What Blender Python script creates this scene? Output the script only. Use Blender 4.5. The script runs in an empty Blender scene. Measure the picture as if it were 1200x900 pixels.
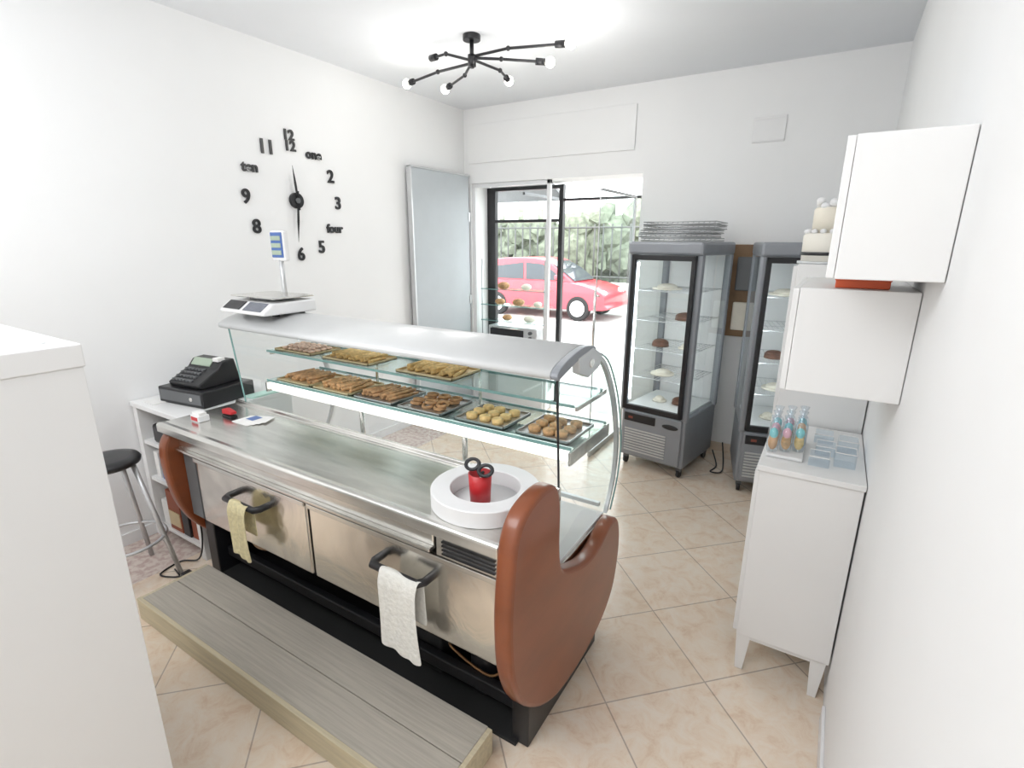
import bpy, bmesh, math, random
from mathutils import Vector, Matrix
random.seed(7)
sc = bpy.context.scene
COL = sc.collection
sc.view_settings.view_transform = 'Standard'
sc.view_settings.look = 'None'

# ---------------------------------------------------------------- materials
def M(name, col, rough=.5, metal=0.0, var=.04, scale=8.0, bump=0.0, emit=0.0, stretch=None, coat=0.0, dist=0.0):
    m = bpy.data.materials.new(name); m.use_nodes = True
    nt = m.node_tree; b = nt.nodes['Principled BSDF']
    tc = nt.nodes.new('ShaderNodeTexCoord'); mp = nt.nodes.new('ShaderNodeMapping')
    nt.links.new(tc.outputs['Object'], mp.inputs['Vector'])
    if stretch: mp.inputs['Scale'].default_value = stretch
    n = nt.nodes.new('ShaderNodeTexNoise'); n.inputs['Scale'].default_value = scale
    n.inputs['Detail'].default_value = 4; n.inputs['Distortion'].default_value = dist
    nt.links.new(mp.outputs[0], n.inputs['Vector'])
    r = nt.nodes.new('ShaderNodeValToRGB')
    r.color_ramp.elements[0].position = .3; r.color_ramp.elements[1].position = .7
    r.color_ramp.elements[0].color = tuple(max(0, c*(1-var)) for c in col)+(1,)
    r.color_ramp.elements[1].color = tuple(min(1, c*(1+var)) for c in col)+(1,)
    nt.links.new(n.outputs['Fac'], r.inputs['Fac'])
    nt.links.new(r.outputs['Color'], b.inputs['Base Color'])
    b.inputs['Roughness'].default_value = rough; b.inputs['Metallic'].default_value = metal
    b.inputs['Coat Weight'].default_value = coat
    if emit:
        nt.links.new(r.outputs['Color'], b.inputs['Emission Color'])
        b.inputs['Emission Strength'].default_value = emit
    if bump:
        bp = nt.nodes.new('ShaderNodeBump'); bp.inputs['Strength'].default_value = bump
        bp.inputs['Distance'].default_value = .01
        nt.links.new(n.outputs['Fac'], bp.inputs['Height']); nt.links.new(bp.outputs[0], b.inputs['Normal'])
    return m

def glass(name, tint=(.96, .99, .985), refl=.06, edge=.7):
    m = bpy.data.materials.new(name); m.use_nodes = True
    nt = m.node_tree; nt.nodes.clear()
    out = nt.nodes.new('ShaderNodeOutputMaterial'); mix = nt.nodes.new('ShaderNodeMixShader')
    tr = nt.nodes.new('ShaderNodeBsdfTransparent'); gl = nt.nodes.new('ShaderNodeBsdfGlossy')
    tr.inputs[0].default_value = tint+(1,); gl.inputs['Roughness'].default_value = .02
    lw = nt.nodes.new('ShaderNodeLayerWeight'); lw.inputs['Blend'].default_value = .5
    p = nt.nodes.new('ShaderNodeMath'); p.operation = 'POWER'; p.inputs[1].default_value = 4
    ma = nt.nodes.new('ShaderNodeMath'); ma.operation = 'MULTIPLY_ADD'
    ma.inputs[1].default_value = edge; ma.inputs[2].default_value = refl
    nt.links.new(lw.outputs['Facing'], p.inputs[0]); nt.links.new(p.outputs[0], ma.inputs[0])
    nt.links.new(ma.outputs[0], mix.inputs[0]); nt.links.new(tr.outputs[0], mix.inputs[1])
    nt.links.new(gl.outputs[0], mix.inputs[2]); nt.links.new(mix.outputs[0], out.inputs[0])
    return m

def floor_mat():
    m = bpy.data.materials.new('floor_tiles'); m.use_nodes = True
    nt = m.node_tree; b = nt.nodes['Principled BSDF']; L = nt.links.new
    tc = nt.nodes.new('ShaderNodeTexCoord'); mp = nt.nodes.new('ShaderNodeMapping')
    mp.inputs['Rotation'].default_value = (0, 0, -math.pi/4)
    mp.inputs['Location'].default_value = (-.33, -.195, 0)
    L(tc.outputs['Object'], mp.inputs['Vector'])
    br = nt.nodes.new('ShaderNodeTexBrick'); br.offset = 0; br.squash = 1
    br.inputs['Scale'].default_value = 1
    br.inputs['Brick Width'].default_value = .475; br.inputs['Row Height'].default_value = .475
    br.inputs['Mortar Size'].default_value = .0035; br.inputs['Mortar Smooth'].default_value = .2
    br.inputs['Color1'].default_value = (.76, .655, .535, 1); br.inputs['Color2'].default_value = (.82, .72, .61, 1)
    br.inputs['Mortar'].default_value = (.48, .41, .35, 1)
    L(mp.outputs[0], br.inputs['Vector'])
    n = nt.nodes.new('ShaderNodeTexNoise'); n.inputs['Scale'].default_value = 10; n.inputs['Detail'].default_value = 9
    n.inputs['Distortion'].default_value = .7; n.inputs['Roughness'].default_value = .72
    L(tc.outputs['Object'], n.inputs['Vector'])
    r = nt.nodes.new('ShaderNodeValToRGB'); cr = r.color_ramp
    cr.elements[0].position = .34; cr.elements[0].color = (.85, .69, .57, 1)
    cr.elements[1].position = .60; cr.elements[1].color = (1, 1, 1, 1)
    e = cr.elements.new(.47); e.color = (.97, .90, .83, 1)
    L(n.outputs['Fac'], r.inputs['Fac'])
    mx = nt.nodes.new('ShaderNodeMix'); mx.data_type = 'RGBA'; mx.blend_type = 'MULTIPLY'
    mx.inputs[0].default_value = .75
    L(br.outputs['Color'], mx.inputs[6]); L(r.outputs['Color'], mx.inputs[7])
    # worn old tile strip along the left wall
    vo = nt.nodes.new('ShaderNodeTexNoise'); vo.inputs['Scale'].default_value = 26; vo.inputs['Detail'].default_value = 3
    L(tc.outputs['Object'], vo.inputs['Vector'])
    r2 = nt.nodes.new('ShaderNodeValToRGB')
    r2.color_ramp.elements[0].color = (.55, .42, .38, 1); r2.color_ramp.elements[1].color = (.70, .61, .55, 1)
    r2.color_ramp.elements[0].position = .40; r2.color_ramp.elements[1].position = .58
    L(vo.outputs['Fac'], r2.inputs['Fac'])
    sp = nt.nodes.new('ShaderNodeSeparateXYZ'); L(tc.outputs['Object'], sp.inputs[0])
    lt = nt.nodes.new('ShaderNodeMath'); lt.operation = 'LESS_THAN'; lt.inputs[1].default_value = -3.16
    L(sp.outputs['X'], lt.inputs[0])
    mx2 = nt.nodes.new('ShaderNodeMix'); mx2.data_type = 'RGBA'
    L(lt.outputs[0], mx2.inputs[0]); L(mx.outputs[2], mx2.inputs[6]); L(r2.outputs['Color'], mx2.inputs[7])
    L(mx2.outputs[2], b.inputs['Base Color'])
    b.inputs['Roughness'].default_value = .2
    bp = nt.nodes.new('ShaderNodeBump'); bp.inputs['Strength'].default_value = .3; bp.inputs['Distance'].default_value = .003
    bp.invert = True
    L(br.outputs['Fac'], bp.inputs['Height']); L(bp.outputs[0], b.inputs['Normal'])
    return m

WALL = M('wall_paint', (.865, .868, .868), .75, var=.012, scale=2)
CEIL = M('ceiling_paint', (.84, .86, .89), .8, var=.01, scale=2)
FLOOR = floor_mat()
WHITE = M('white_lacquer', (.81, .808, .80), .35, var=.01, scale=3)
WHITE2 = M('white_satin', (.82, .82, .82), .45, var=.01)
STEEL = M('brushed_steel', (.76, .75, .72), .24, 1.0, var=.12, scale=4, stretch=(1, 6, 6), bump=.03)
DOORST = M('swirled_steel', (.82, .79, .74), .20, 1.0, var=.16, scale=3, bump=.6, dist=1.5)  # steel tone varies in random swirls, with bump
ALU = M('aluminium', (.62, .63, .64), .35, .6, var=.03)
HOOD = M('hood_grey', (.70, .71, .71), .28, .15, var=.02)
GREY = M('fridge_grey', (.28, .295, .32), .42, .25, var=.03)
DGREY = M('dark_grey', (.12, .125, .13), .45, var=.05)
BLACK = M('black_plastic', (.015, .015, .017), .35, var=.1)
BLACKM = M('black_matt', (.012, .012, .012), .7, var=.1)
WOOD = M('cherry_wood', (.235, .060, .017), .32, var=.13, scale=2.2, stretch=(1, 1.2, 4), coat=.35)
PLANK = M('grey_plank', (.42, .385, .33), .6, var=.12, scale=6, stretch=(.6, 14, 14), bump=.15)
PLANKE = M('plank_edge', (.56, .49, .34), .6, var=.12, scale=6, stretch=(.6, 10, 10))
GLASS = glass('clear_glass')
GLASSG = glass('green_glass', (.88, .96, .945), .05, .5)
EDGE = M('glass_edge', (.22, .40, .38), .2, var=.1)
LAMP = M('lamp_diffuser', (1, .98, .94), .4, var=.005, emit=1.0)
LED = M('led_strip', (.90, .96, 1), .4, var=.005, emit=15)
BULB = M('bulb_glow', (1, .97, .88), .4, var=.005, emit=14)
RED = M('red_plastic', (.50, .015, .02), .35, var=.05)
CARRED = M('car_paint', (.52, .045, .065), .3, var=.03, coat=.6)
CREAM = M('cream', (.82, .77, .66), .6, var=.05)
GOLD = M('gold_card', (.70, .58, .36), .4, .5, var=.1)
COOK = M('biscuit', (.64, .39, .19), .7, var=.35, scale=45, bump=.3)
COOKY = M('butter_biscuit', (.82, .59, .26), .7, var=.22, scale=40, bump=.3)
COOKD = M('brown_biscuit', (.50, .29, .14), .7, var=.38, scale=40, bump=.3)
PINKC = M('iced_biscuit', (.78, .58, .46), .7, var=.3, scale=50, bump=.2)
CHOC = M('chocolate', (.14, .06, .035), .5, var=.3, scale=20)
TOWELW = M('towel_white', (.78, .77, .72), .95, var=.06, scale=60, bump=.6)
TOWELY = M('towel_yellow', (.72, .64, .39), .95, var=.12, scale=60, bump=.6)
DOORP = M('grey_door_paint', (.47, .505, .53), .5, var=.02)
LEAF = M('foliage', (.17, .195, .145), .85, var=.4, scale=6, bump=.5)
ASPH = M('asphalt', (.42, .41, .40), .9, var=.15, scale=20, bump=.2)
PAVE = M('pavement', (.50, .48, .45), .85, var=.1, scale=8)
PAPER = M('paper', (.85, .84, .82), .7, var=.03, scale=30)
ORANGE = M('orange_card', (.62, .10, .03), .5, var=.05)
BRBOX = M('brown_red_box', (.28, .07, .03), .5, var=.1)
TEAL = M('teal_sugar', (.25, .66, .66), .5, var=.1); PINK = M('pink_sugar', (.85, .45, .52), .5, var=.1)
ORG = M('orange_sugar', (.75, .45, .25), .6, var=.2)
BLUE = M('blue_panel', (.08, .16, .42), .35, var=.05)
LCD = M('lcd', (.38, .46, .36), .3, var=.02)
BROWNW = M('brown_board', (.25, .15, .08), .6, var=.2)

# ---------------------------------------------------------------- builders
GROUPS = []
def E(name, loc=(0, 0, 0), rz=0, fix=True):
    e = bpy.data.objects.new(name, None); COL.objects.link(e)
    e.location = loc; e.rotation_euler = (0, 0, rz); e.empty_display_size = .1
    if fix and rz == 0: GROUPS.append(e)
    return e
def link(name, data, mat, P, smooth=False):
    o = bpy.data.objects.new(name, data); COL.objects.link(o)
    if mat is not None: data.materials.append(mat)
    if P is not None: o.parent = P
    if smooth and hasattr(data, 'polygons'):
        for p in data.polygons: p.use_smooth = True
    return o
def bm_obj(name, bm, mat, P, smooth=False):
    me = bpy.data.meshes.new(name); bmesh.ops.recalc_face_normals(bm, faces=bm.faces)
    bm.to_mesh(me); bm.free()
    return link(name, me, mat, P, smooth)
def bevel(o, w, seg=2):
    if w:
        md = o.modifiers.new('bevel', 'BEVEL'); md.width = w; md.segments = seg; md.limit_method = 'ANGLE'
        md.angle_limit = math.radians(40)
def bbox(bm, a, b):
    x0, y0, z0 = a; x1, y1, z1 = b
    v = [bm.verts.new(p) for p in [(x0,y0,z0),(x1,y0,z0),(x1,y1,z0),(x0,y1,z0),(x0,y0,z1),(x1,y0,z1),(x1,y1,z1),(x0,y1,z1)]]
    for f in [(0,3,2,1),(4,5,6,7),(0,1,5,4),(1,2,6,5),(2,3,7,6),(3,0,4,7)]: bm.faces.new([v[i] for i in f])
def box(P, name, a, b, mat, bev=.003):
    bm = bmesh.new(); bbox(bm, a, b); o = bm_obj(name, bm, mat, P); bevel(o, bev); return o
def boxes(P, name, lst, mat, bev=.002):
    bm = bmesh.new()
    for a, b in lst: bbox(bm, a, b)
    o = bm_obj(name, bm, mat, P); bevel(o, bev); return o
def cyl_bm(bm, p0, p1, r, r2=None, seg=20):
    p0 = Vector(p0); p1 = Vector(p1); d = p1-p0
    q = Vector((0, 0, 1)).rotation_difference(d.normalized()).to_matrix().to_4x4()
    mtx = Matrix.Translation((p0+p1)/2) @ q
    bmesh.ops.create_cone(bm, cap_ends=True, segments=seg, radius1=r, radius2=(r if r2 is None else r2), depth=d.length, matrix=mtx)
def smooth_by_angle(o):
    me = o.data
    for p in me.polygons: p.use_smooth = len(p.vertices) <= 4
def cyl(P, name, p0, p1, r, mat, r2=None, seg=24, bev=0):
    bm = bmesh.new(); cyl_bm(bm, p0, p1, r, r2, seg); o = bm_obj(name, bm, mat, P); smooth_by_angle(o); bevel(o, bev); return o
def cyls(P, name, lst, mat, seg=8):
    bm = bmesh.new()
    for (p0, p1, r) in lst: cyl_bm(bm, p0, p1, r, None, seg)
    o = bm_obj(name, bm, mat, P); smooth_by_angle(o); return o
def tube(P, name, pts, r, mat, cyc=False, sm=True):
    cu = bpy.data.curves.new(name, 'CURVE'); cu.dimensions = '3D'; cu.bevel_depth = r; cu.bevel_resolution = 3; cu.use_fill_caps = True
    if sm: pts = cat3(pts, cyc)
    s = cu.splines.new('POLY'); s.points.add(len(pts)-1)
    for i, p in enumerate(pts): s.points[i].co = (*p, 1)
    s.use_cyclic_u = cyc
    return link(name, cu, mat, P)
def cat3(pts, closed=False, n=6):
    pts = [Vector(p) for p in pts]; N = len(pts); out = []
    rng = range(N if closed else N-1)
    for i in rng:
        if closed: p0, p1, p2, p3 = pts[(i-1) % N], pts[i], pts[(i+1) % N], pts[(i+2) % N]
        else: p0, p1, p2, p3 = pts[max(i-1, 0)], pts[i], pts[i+1], pts[min(i+2, N-1)]
        for k in range(n):
            t = k/n
            out.append(.5*((2*p1)+(-p0+p2)*t+(2*p0-5*p1+4*p2-p3)*t*t+(-p0+3*p1-3*p2+p3)*t**3))
    if not closed: out.append(pts[-1])
    return out
def cat2(pts, closed=False, n=6): return [(v.x, v.y) for v in cat3([(a, b, 0) for a, b in pts], closed, n)]
def prof(P, name, pts, a0, a1, mat, axis='X', bev=0, smooth=False, seg=2):
    bm = bmesh.new()
    def mk(a): return [bm.verts.new((a, p[0], p[1]) if axis == 'X' else ((p[0], a, p[1]) if axis == 'Y' else (p[0], p[1], a))) for p in pts]
    A = mk(a0); B = mk(a1); n = len(pts)
    bm.faces.new(A); bm.faces.new(B[::-1])
    for i in range(n):
        bm.faces.new((A[i], B[i], B[(i+1) % n], A[(i+1) % n]))
    o = bm_obj(name, bm, mat, P)
    if smooth: smooth_by_angle(o)
    bevel(o, bev, seg); return o
def sheet(P, name, pts, a0, a1, mat, axis='X'):
    bm = bmesh.new()
    def mk(a): return [bm.verts.new((a, p[0], p[1]) if axis == 'X' else (p[0], a, p[1])) for p in pts]
    A = mk(a0); B = mk(a1)
    for i in range(len(pts)-1): bm.faces.new((A[i], B[i], B[i+1], A[i+1]))
    return bm_obj(name, bm, mat, P, True)
def poly(P, name, pts, mat):
    bm = bmesh.new(); bm.faces.new([bm.verts.new(p) for p in pts]); return bm_obj(name, bm, mat, P)
def lathe(P, name, pr, loc, mat, seg=40, flat=False):
    bm = bmesh.new(); rings = []
    for r, z in pr:
        rings.append([bm.verts.new((loc[0]+r*math.cos(2*math.pi*i/seg), loc[1]+r*math.sin(2*math.pi*i/seg), loc[2]+z)) for i in range(seg)])
    for a, b in zip(rings, rings[1:]):
        for i in range(seg): bm.faces.new((a[i], a[(i+1) % seg], b[(i+1) % seg], b[i]))
    for rg in (rings[0], rings[-1]):
        try: bm.faces.new(rg)
        except Exception: pass
    bmesh.ops.remove_doubles(bm, verts=bm.verts, dist=1e-5)
    o = bm_obj(name, bm, mat, P)
    if not flat: smooth_by_angle(o)
    return o
def torus_bm(bm, c, R, r, rot=None, a=24, b=10, sx=1, sy=1):
    rot = rot or Matrix.Identity(3); rings = []
    for i in range(a):
        u = 2*math.pi*i/a; ring = []
        for j in range(b):
            v = 2*math.pi*j/b
            p = Vector(((R+r*math.cos(v))*math.cos(u)*sx, (R+r*math.cos(v))*math.sin(u)*sy, r*math.sin(v)))
            ring.append(bm.verts.new(Vector(c)+rot @ p))
        rings.append(ring)
    for i in range(a):
        for j in range(b):
            bm.faces.new((rings[i][j], rings[(i+1) % a][j], rings[(i+1) % a][(j+1) % b], rings[i][(j+1) % b]))
def sph_bm(bm, c, s, seg=12):
    mtx = Matrix.Translation(c) @ Matrix.Diagonal((*s, 1))
    bmesh.ops.create_uvsphere(bm, u_segments=seg, v_segments=max(6, seg//2+2), radius=1, matrix=mtx)
def sph(P, name, c, s, mat, seg=20):
    bm = bmesh.new(); sph_bm(bm, c, s if hasattr(s, '__len__') else (s, s, s), seg); return bm_obj(name, bm, mat, P, True)
def text(P, name, s, loc, rot, size, mat, ext=.004, bold=0):
    cu = bpy.data.curves.new(name, 'FONT'); cu.body = s; cu.size = size; cu.extrude = ext; cu.offset = bold
    cu.align_x = 'CENTER'; cu.align_y = 'CENTER'
    o = link(name, cu, mat, P); o.location = loc; o.rotation_euler = rot; return o

# ---------------------------------------------------------------- dimensions
XL, XR, YB, YF, H = -3.64, .215, 4.9, -2.2, 3.24
OX0, OX1, OZ = -3.56, -1.63, 2.50   # doorway opening in back wall
YO = 5.3                             # outer face of back wall

# ---------------------------------------------------------------- room shell
box(None, 'floor', (XL-.2, YF-.2, -.12), (XR+.2, YO, 0), FLOOR, 0)
box(None, 'ceiling', (XL-.2, YF-.2, H), (XR+.2, YO, H+.15), CEIL, 0)
box(None, 'wall_left', (XL-.2, YF-.2, 0), (XL, YO, H), WALL, 0)
box(None, 'wall_right', (XR, YF-.2, 0), (XR+.2, YO, H), WALL, 0)
box(None, 'wall_front', (XL, YF-.2, 0), (XR, YF, H), WALL, 0)
boxes(None, 'wall_back', [((XL, YB, 0), (OX0, YO, OZ)), ((OX1, YB, 0), (XR, YO, OZ)), ((XL, YB, OZ), (XR, YO, H))], WALL, 0)
box(None, 'baseboard_back', (OX1+.02, YB-.012, 0), (XR, YB, .08), M('baseboard_tile', (.72, .60, .48), .3, var=.08), .002)
box(None, 'baseboard_left', (XL, YF, 0), (XL+.012, 3.9, .08), WHITE2, .002)
box(None, 'baseboard_right', (XR-.012, YF, 0), (XR, 2.1, .08), WHITE2, .002)
box(None, 'roller_shutter_cover', (-3.58, YB-.016, 2.70), (-1.72, YB, 3.08), WALL, .004)  # flat cover of the roller shutter box above the doorway
g = E('wall_vent_cover')
box(g, 'plate', (-.745, YB-.012, 2.67), (-.505, YB, 2.86), WHITE2, .004)
boxes(g, 'rim', [((-.735, YB-.017, 2.68), (-.515, YB-.011, 2.69)), ((-.735, YB-.017, 2.84), (-.515, YB-.011, 2.85))], WHITE2, .001)

# ---------------------------------------------------------------- shop window + door
FW = M('white_frame', (.80, .81, .82), .4, var=.01)
g = E('window_1')
boxes(g, 'inner_frame', [((-3.56, 4.93, 0), (-3.52, 4.97, 2.47)), ((-2.63, 4.93, 0), (-2.59, 4.97, 2.5)), ((-3.56, 4.93, 2.46), (-2.59, 4.97, 2.5)), ((-3.52, 4.93, .70), (-2.63, 4.97, .74))], FW, .003)
g = E('window_2')
boxes(g, 'outer_frame', [((-3.56, 5.22, .04), (-3.45, 5.28, 2.48)), ((-2.635, 5.22, .04), (-2.595, 5.28, 2.48)), ((-3.46, 5.22, .04), (-2.635, 5.28, .12)), ((-3.46, 5.22, 2.10), (-2.635, 5.28, 2.13)), ((-3.46, 5.22, 2.44), (-2.635, 5.28, 2.48))], BLACK, .003)
poly(g, 'outer_pane', [(-3.46, 5.25, .12), (-2.635, 5.25, .12), (-2.635, 5.25, 2.44), (-3.46, 5.25, 2.44)], GLASS)
g = E('window_plinth')
box(g, 'plinth', (-3.5, 4.98, 0), (-2.66, 5.21, .72), WHITE2, .004)
g = E('glass_display_shelves')
for i, z in enumerate((1.0, 1.18, 1.36)):
    box(g, 'glass_shelf_%d' % i, (-3.5, 4.99, z), (-2.66, 5.2, z+.008), GLASSG, 0)
    box(g, 'shelf_edge_%d' % i, (-3.5, 4.985, z), (-2.66, 4.99, z+.008), EDGE, 0)
cyls(g, 'uprights', [((-3.49, 5.0, .72), (-3.49, 5.0, 1.7), .008), ((-2.67, 5.0, .72), (-2.67, 5.0, 1.7), .008)], ALU)
bm = bmesh.new()
for x, z, s in ((-3.25, 1.375, .07), (-3.3, 1.195, .06), (-3.05, 1.195, .07), (-3.2, 1.015, .06)):
    sph_bm(bm, (x, 5.09, z+s*.4), (s, s, s*.6))
bm_obj('cakes_on_shelves', bm, COOKD, g, True)
bm = bmesh.new()
for x, z, s in ((-2.95, 1.375, .06), (-2.8, 1.195, .05), (-2.9, 1.015, .07)):
    sph_bm(bm, (x, 5.09, z+s*.4), (s, s, s*.6))
bm_obj('meringues_on_shelves', bm, CREAM, g, True)
g = E('toaster_oven')
box(g, 'casing', (-3.4, 4.99, .725), (-2.75, 5.19, .95), ALU, .01)
box(g, 'door_glass', (-3.37, 4.982, .76), (-2.92, 4.99, .92), BLACK, .004)
cyl(g, 'handle', (-3.34, 4.975, .93), (-2.95, 4.975, .93), .008, STEEL)
for z in (.78, .84, .90): cyl(g, 'knob', (-2.83, 4.99, z), (-2.83, 4.965, z), .02, DGREY)

g = E('door_1')
boxes(g, 'frame', [((-2.59, 5.2, 0), (-2.575, 5.26, 2.48)), ((-1.655, 5.2, 0), (-1.635, 5.26, 2.48)), ((-2.575, 5.2, 2.31), (-1.655, 5.26, 2.335))], BLACK, .003)
poly(g, 'transom_pane', [(-2.55, 5.23, 2.34), (-1.67, 5.23, 2.34), (-1.67, 5.23, 2.48), (-2.55, 5.23, 2.48)], GLASS)
g = E('door_2')
poly(g, 'glass_leaf', [(-1.69, 4.08, .03), (-1.69, 4.92, .03), (-1.69, 4.92, 2.3), (-1.69, 4.08, 2.3)], GLASSG)
boxes(g, 'leaf_edges', [((-1.694, 4.075, .03), (-1.686, 4.083, 2.3)), ((-1.70, 4.08, 2.29), (-1.68, 4.92, 2.31)), ((-1.70, 4.08, 0.005), (-1.68, 4.92, .06)), ((-1.70, 4.90, .03), (-1.68, 4.93, 2.3))], ALU, .001)
cyls(g, 'pull_handle', [((-1.73, 4.16, .9), (-1.73, 4.16, 1.5), .012), ((-1.73, 4.16, .95), (-1.69, 4.16, .95), .008), ((-1.73, 4.16, 1.45), (-1.69, 4.16, 1.45), .008)], STEEL, 12)
g = E('door_3')   # opaque shutter leaf folded against left wall
box(g, 'leaf_panel', (-3.60, 3.94, .02), (-3.56, 4.86, 2.57), DOORP, .004)
boxes(g, 'leaf_edge_trim', [((-3.605, 3.93, .01), (-3.55, 3.945, 2.58)), ((-3.605, 3.93, 2.57), (-3.55, 4.87, 2.585))], ALU, .002)
boxes(g, 'hinges', [((-3.63, 4.84, z), (-3.56, 4.885, z+.1)) for z in (.3, 1.2, 2.1)], ALU, .002)
g = E('street_awning')
YA = YO+.03
prof(g, 'awning_fabric', [(YA, 2.88), (YA, 2.84), (6.3, 2.40), (6.3, 2.44)], -5.2, -3.10, DGREY)
boxes(g, 'awning_fringe', [((-5.2+i*.30, 6.29, 2.14), (-5.2+i*.30+.21, 6.305, 2.42)) for i in range(7)], WHITE2, .002)
boxes(g, 'awning_arms', [((-5.15, YA, 2.40), (-5.12, 6.28, 2.43)), ((-3.15, YA, 2.40), (-3.12, 6.28, 2.43)), ((-5.15, 6.25, -.02), (-5.11, 6.29, 2.43)), ((-3.145, 6.25, -.02), (-3.115, 6.28, 2.43))], DGREY, .002)

# ---------------------------------------------------------------- street
box(None, 'sidewalk', (-14, YO, -.14), (8, 8.2, -.02), PAVE, 0)
box(None, 'street_ground', (-40, 8.2, -.3), (25, 40, -.04), ASPH, 0)
g = E('street_fence')
box(g, 'fence_wall', (-26, 15.0, -.04), (6, 15.25, .7), PAVE, .01)
cyls(g, 'fence_bars', [((-26+i*.28, 15.12, .7), (-26+i*.28, 15.12, 2.4), .025) for i in range(114)] +
     [((-26, 15.12, z), (6, 15.12, z), .03) for z in (.85, 2.3)], M('fence_paint', (.08, .085, .08), .6), 6)
bm = bmesh.new()
for i in range(260):
    x = random.uniform(-26, 4); z = random.uniform(.5, 2.7); y = 16.2+random.uniform(-.4, .9)
    r = random.uniform(.3, .65)
    res = bmesh.ops.create_icosphere(bm, subdivisions=2, radius=r, matrix=Matrix.Translation((x, y, z)))
    for v in res['verts']: v.co += Vector((random.uniform(-.12, .12) for _ in range(3)))
bbox(bm, (-26, 16, -.04), (4, 17, 2.4))
bm_obj('hedge', bm, LEAF, None)
g = E('car')
CXc, CYc, CZc = -6.6, 12.7, -.04
def sh(pts): return [(a+CXc, b+CZc) for a, b in pts]
body = cat2([(-1.85, .35), (-1.88, .62), (-1.80, .85), (-1.2, .93), (0, .95), (1.0, .93), (1.55, .82), (1.85, .68), (1.9, .45), (1.85, .3), (0, .26), (-1.7, .28)], True, 4)
prof(g, 'body_shell', sh(body), CYc-.82, CYc+.82, CARRED, 'Y', .05, True)
cab = cat2([(-1.72, .86), (-1.62, 1.2), (-1.35, 1.46), (-.6, 1.52), (.1, 1.48), (.55, 1.25), (1.05, .9)], False, 4)
prof(g, 'cabin', sh(cab), CYc-.68, CYc+.68, CARRED, 'Y', .05, True)
WG = M('car_glass', (.05, .06, .07), .08, var=.05)
for s in (-1, 1):
    ys = sorted((CYc+s*.675, CYc+s*.69))
    prof(g, 'side_window', sh([(-1.35, .97), (-1.25, 1.30), (-.45, 1.40), (-.45, .97)]), ys[0], ys[1], WG, 'Y', .01)
    prof(g, 'side_window', sh([(-.38, .97), (-.38, 1.40), (.1, 1.37), (.4, 1.22), (.72, .97)]), ys[0], ys[1], WG, 'Y', .01)
    for x in (-1.2, 1.2):
        cyl(g, 'tyre', (CXc+x, CYc+s*.66, .31+CZc), (CXc+x, CYc+s*.84, .31+CZc), .31, BLACKM, bev=.03)
        cyl(g, 'rim', (CXc+x, CYc+s*.84, .31+CZc), (CXc+x, CYc+s*.855, .31+CZc), .2, ALU)
    sph(g, 'headlight', (CXc+1.76, CYc+s*.62, .66), (.12, .14, .07), WHITE2)
    box(g, 'mirror', (CXc+.55, CYc+s*.82-.06, .96), (CXc+.68, CYc+s*.82+.06, 1.08), CARRED, .03)
prof(g, 'windshield', sh([(.22, 1.40), (.60, 1.22), (1.0, .95), (1.02, .97), (.62, 1.26), (.24, 1.44)]), CYc-.6, CYc+.6, WG, 'Y')

# ---------------------------------------------------------------- display counter
CX0, CX1 = -2.91, -.80
g = E('bakery_display_counter')
wp = cat2([(1.19, .88), (1.215, 1.0), (1.28, 1.07), (1.40, 1.095), (1.49, 1.07), (1.525, .98), (1.53, .82), (1.56, .70), (1.66, .64), (1.80, .59), (1.93, .59), (2.05, .635), (2.15, .625), (2.20, .53), (2.20, .38), (2.14, .22), (1.98, .12), (1.75, .085), (1.50, .12), (1.30, .27), (1.20, .46), (1.175, .68)], True, 5)
prof(g, 'end_panel_right', wp, CX1+.005, CX1+.075, WOOD, bev=.018, smooth=True, seg=3)
wl = cat2([(1.20, .78), (1.22, .86), (1.27, .898), (1.40, .902), (1.50, .90), (1.53, .82), (1.56, .70), (1.66, .64), (1.80, .59), (1.93, .59), (2.05, .635), (2.15, .625), (2.20, .53), (2.20, .38), (2.14, .22), (1.98, .12), (1.75, .085), (1.50, .14), (1.33, .29), (1.24, .46), (1.205, .64)], True, 5)
prof(g, 'end_panel_left', wl, CX0-.075, CX0-.005, WOOD, bev=.018, smooth=True, seg=3)
prof(g, 'worktop', [(1.215, .905), (1.215, .945), (1.222, .953), (1.235, .955), (1.26, .95), (1.655, .95), (1.66, .97), (1.675, .97), (1.675, .91), (1.235, .905)], CX0-.07, CX1, STEEL, smooth=False, bev=.004)
box(g, 'drawer_recess', (CX0, 1.32, .42), (CX1, 1.66, .905), BLACKM, 0)
box(g, 'upper_fascia', (CX0, 1.275, .80), (-1.12, 1.325, .868), STEEL, .006)
box(g, 'fascia_lip', (CX0, 1.25, .80), (-1.12, 1.276, .815), STEEL, .003)
box(g, 'control_panel', (-1.10, 1.265, .79), (-.81, 1.325, .89), STEEL, .004)
boxes(g, 'control_vents', [((-1.07, 1.258, .805+i*.016), (-.84, 1.266, .812+i*.016)) for i in range(4)], BLACK, .001)
box(g, 'rear_door_left', (-2.78, 1.285, .40), (-1.87, 1.325, .775), DOORST, .008)
box(g, 'rear_door_right', (-1.85, 1.285, .40), (-.815, 1.325, .775), DOORST, .008)
boxes(g, 'rear_door_top_rails', [((-2.78, 1.272, .755), (-1.87, 1.287, .778)), ((-1.85, 1.272, .755), (-.815, 1.287, .778))], STEEL, .003)
box(g, 'rear_side_strip', (CX0, 1.29, .40), (-2.80, 1.325, .78), DGREY, .003)
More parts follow.
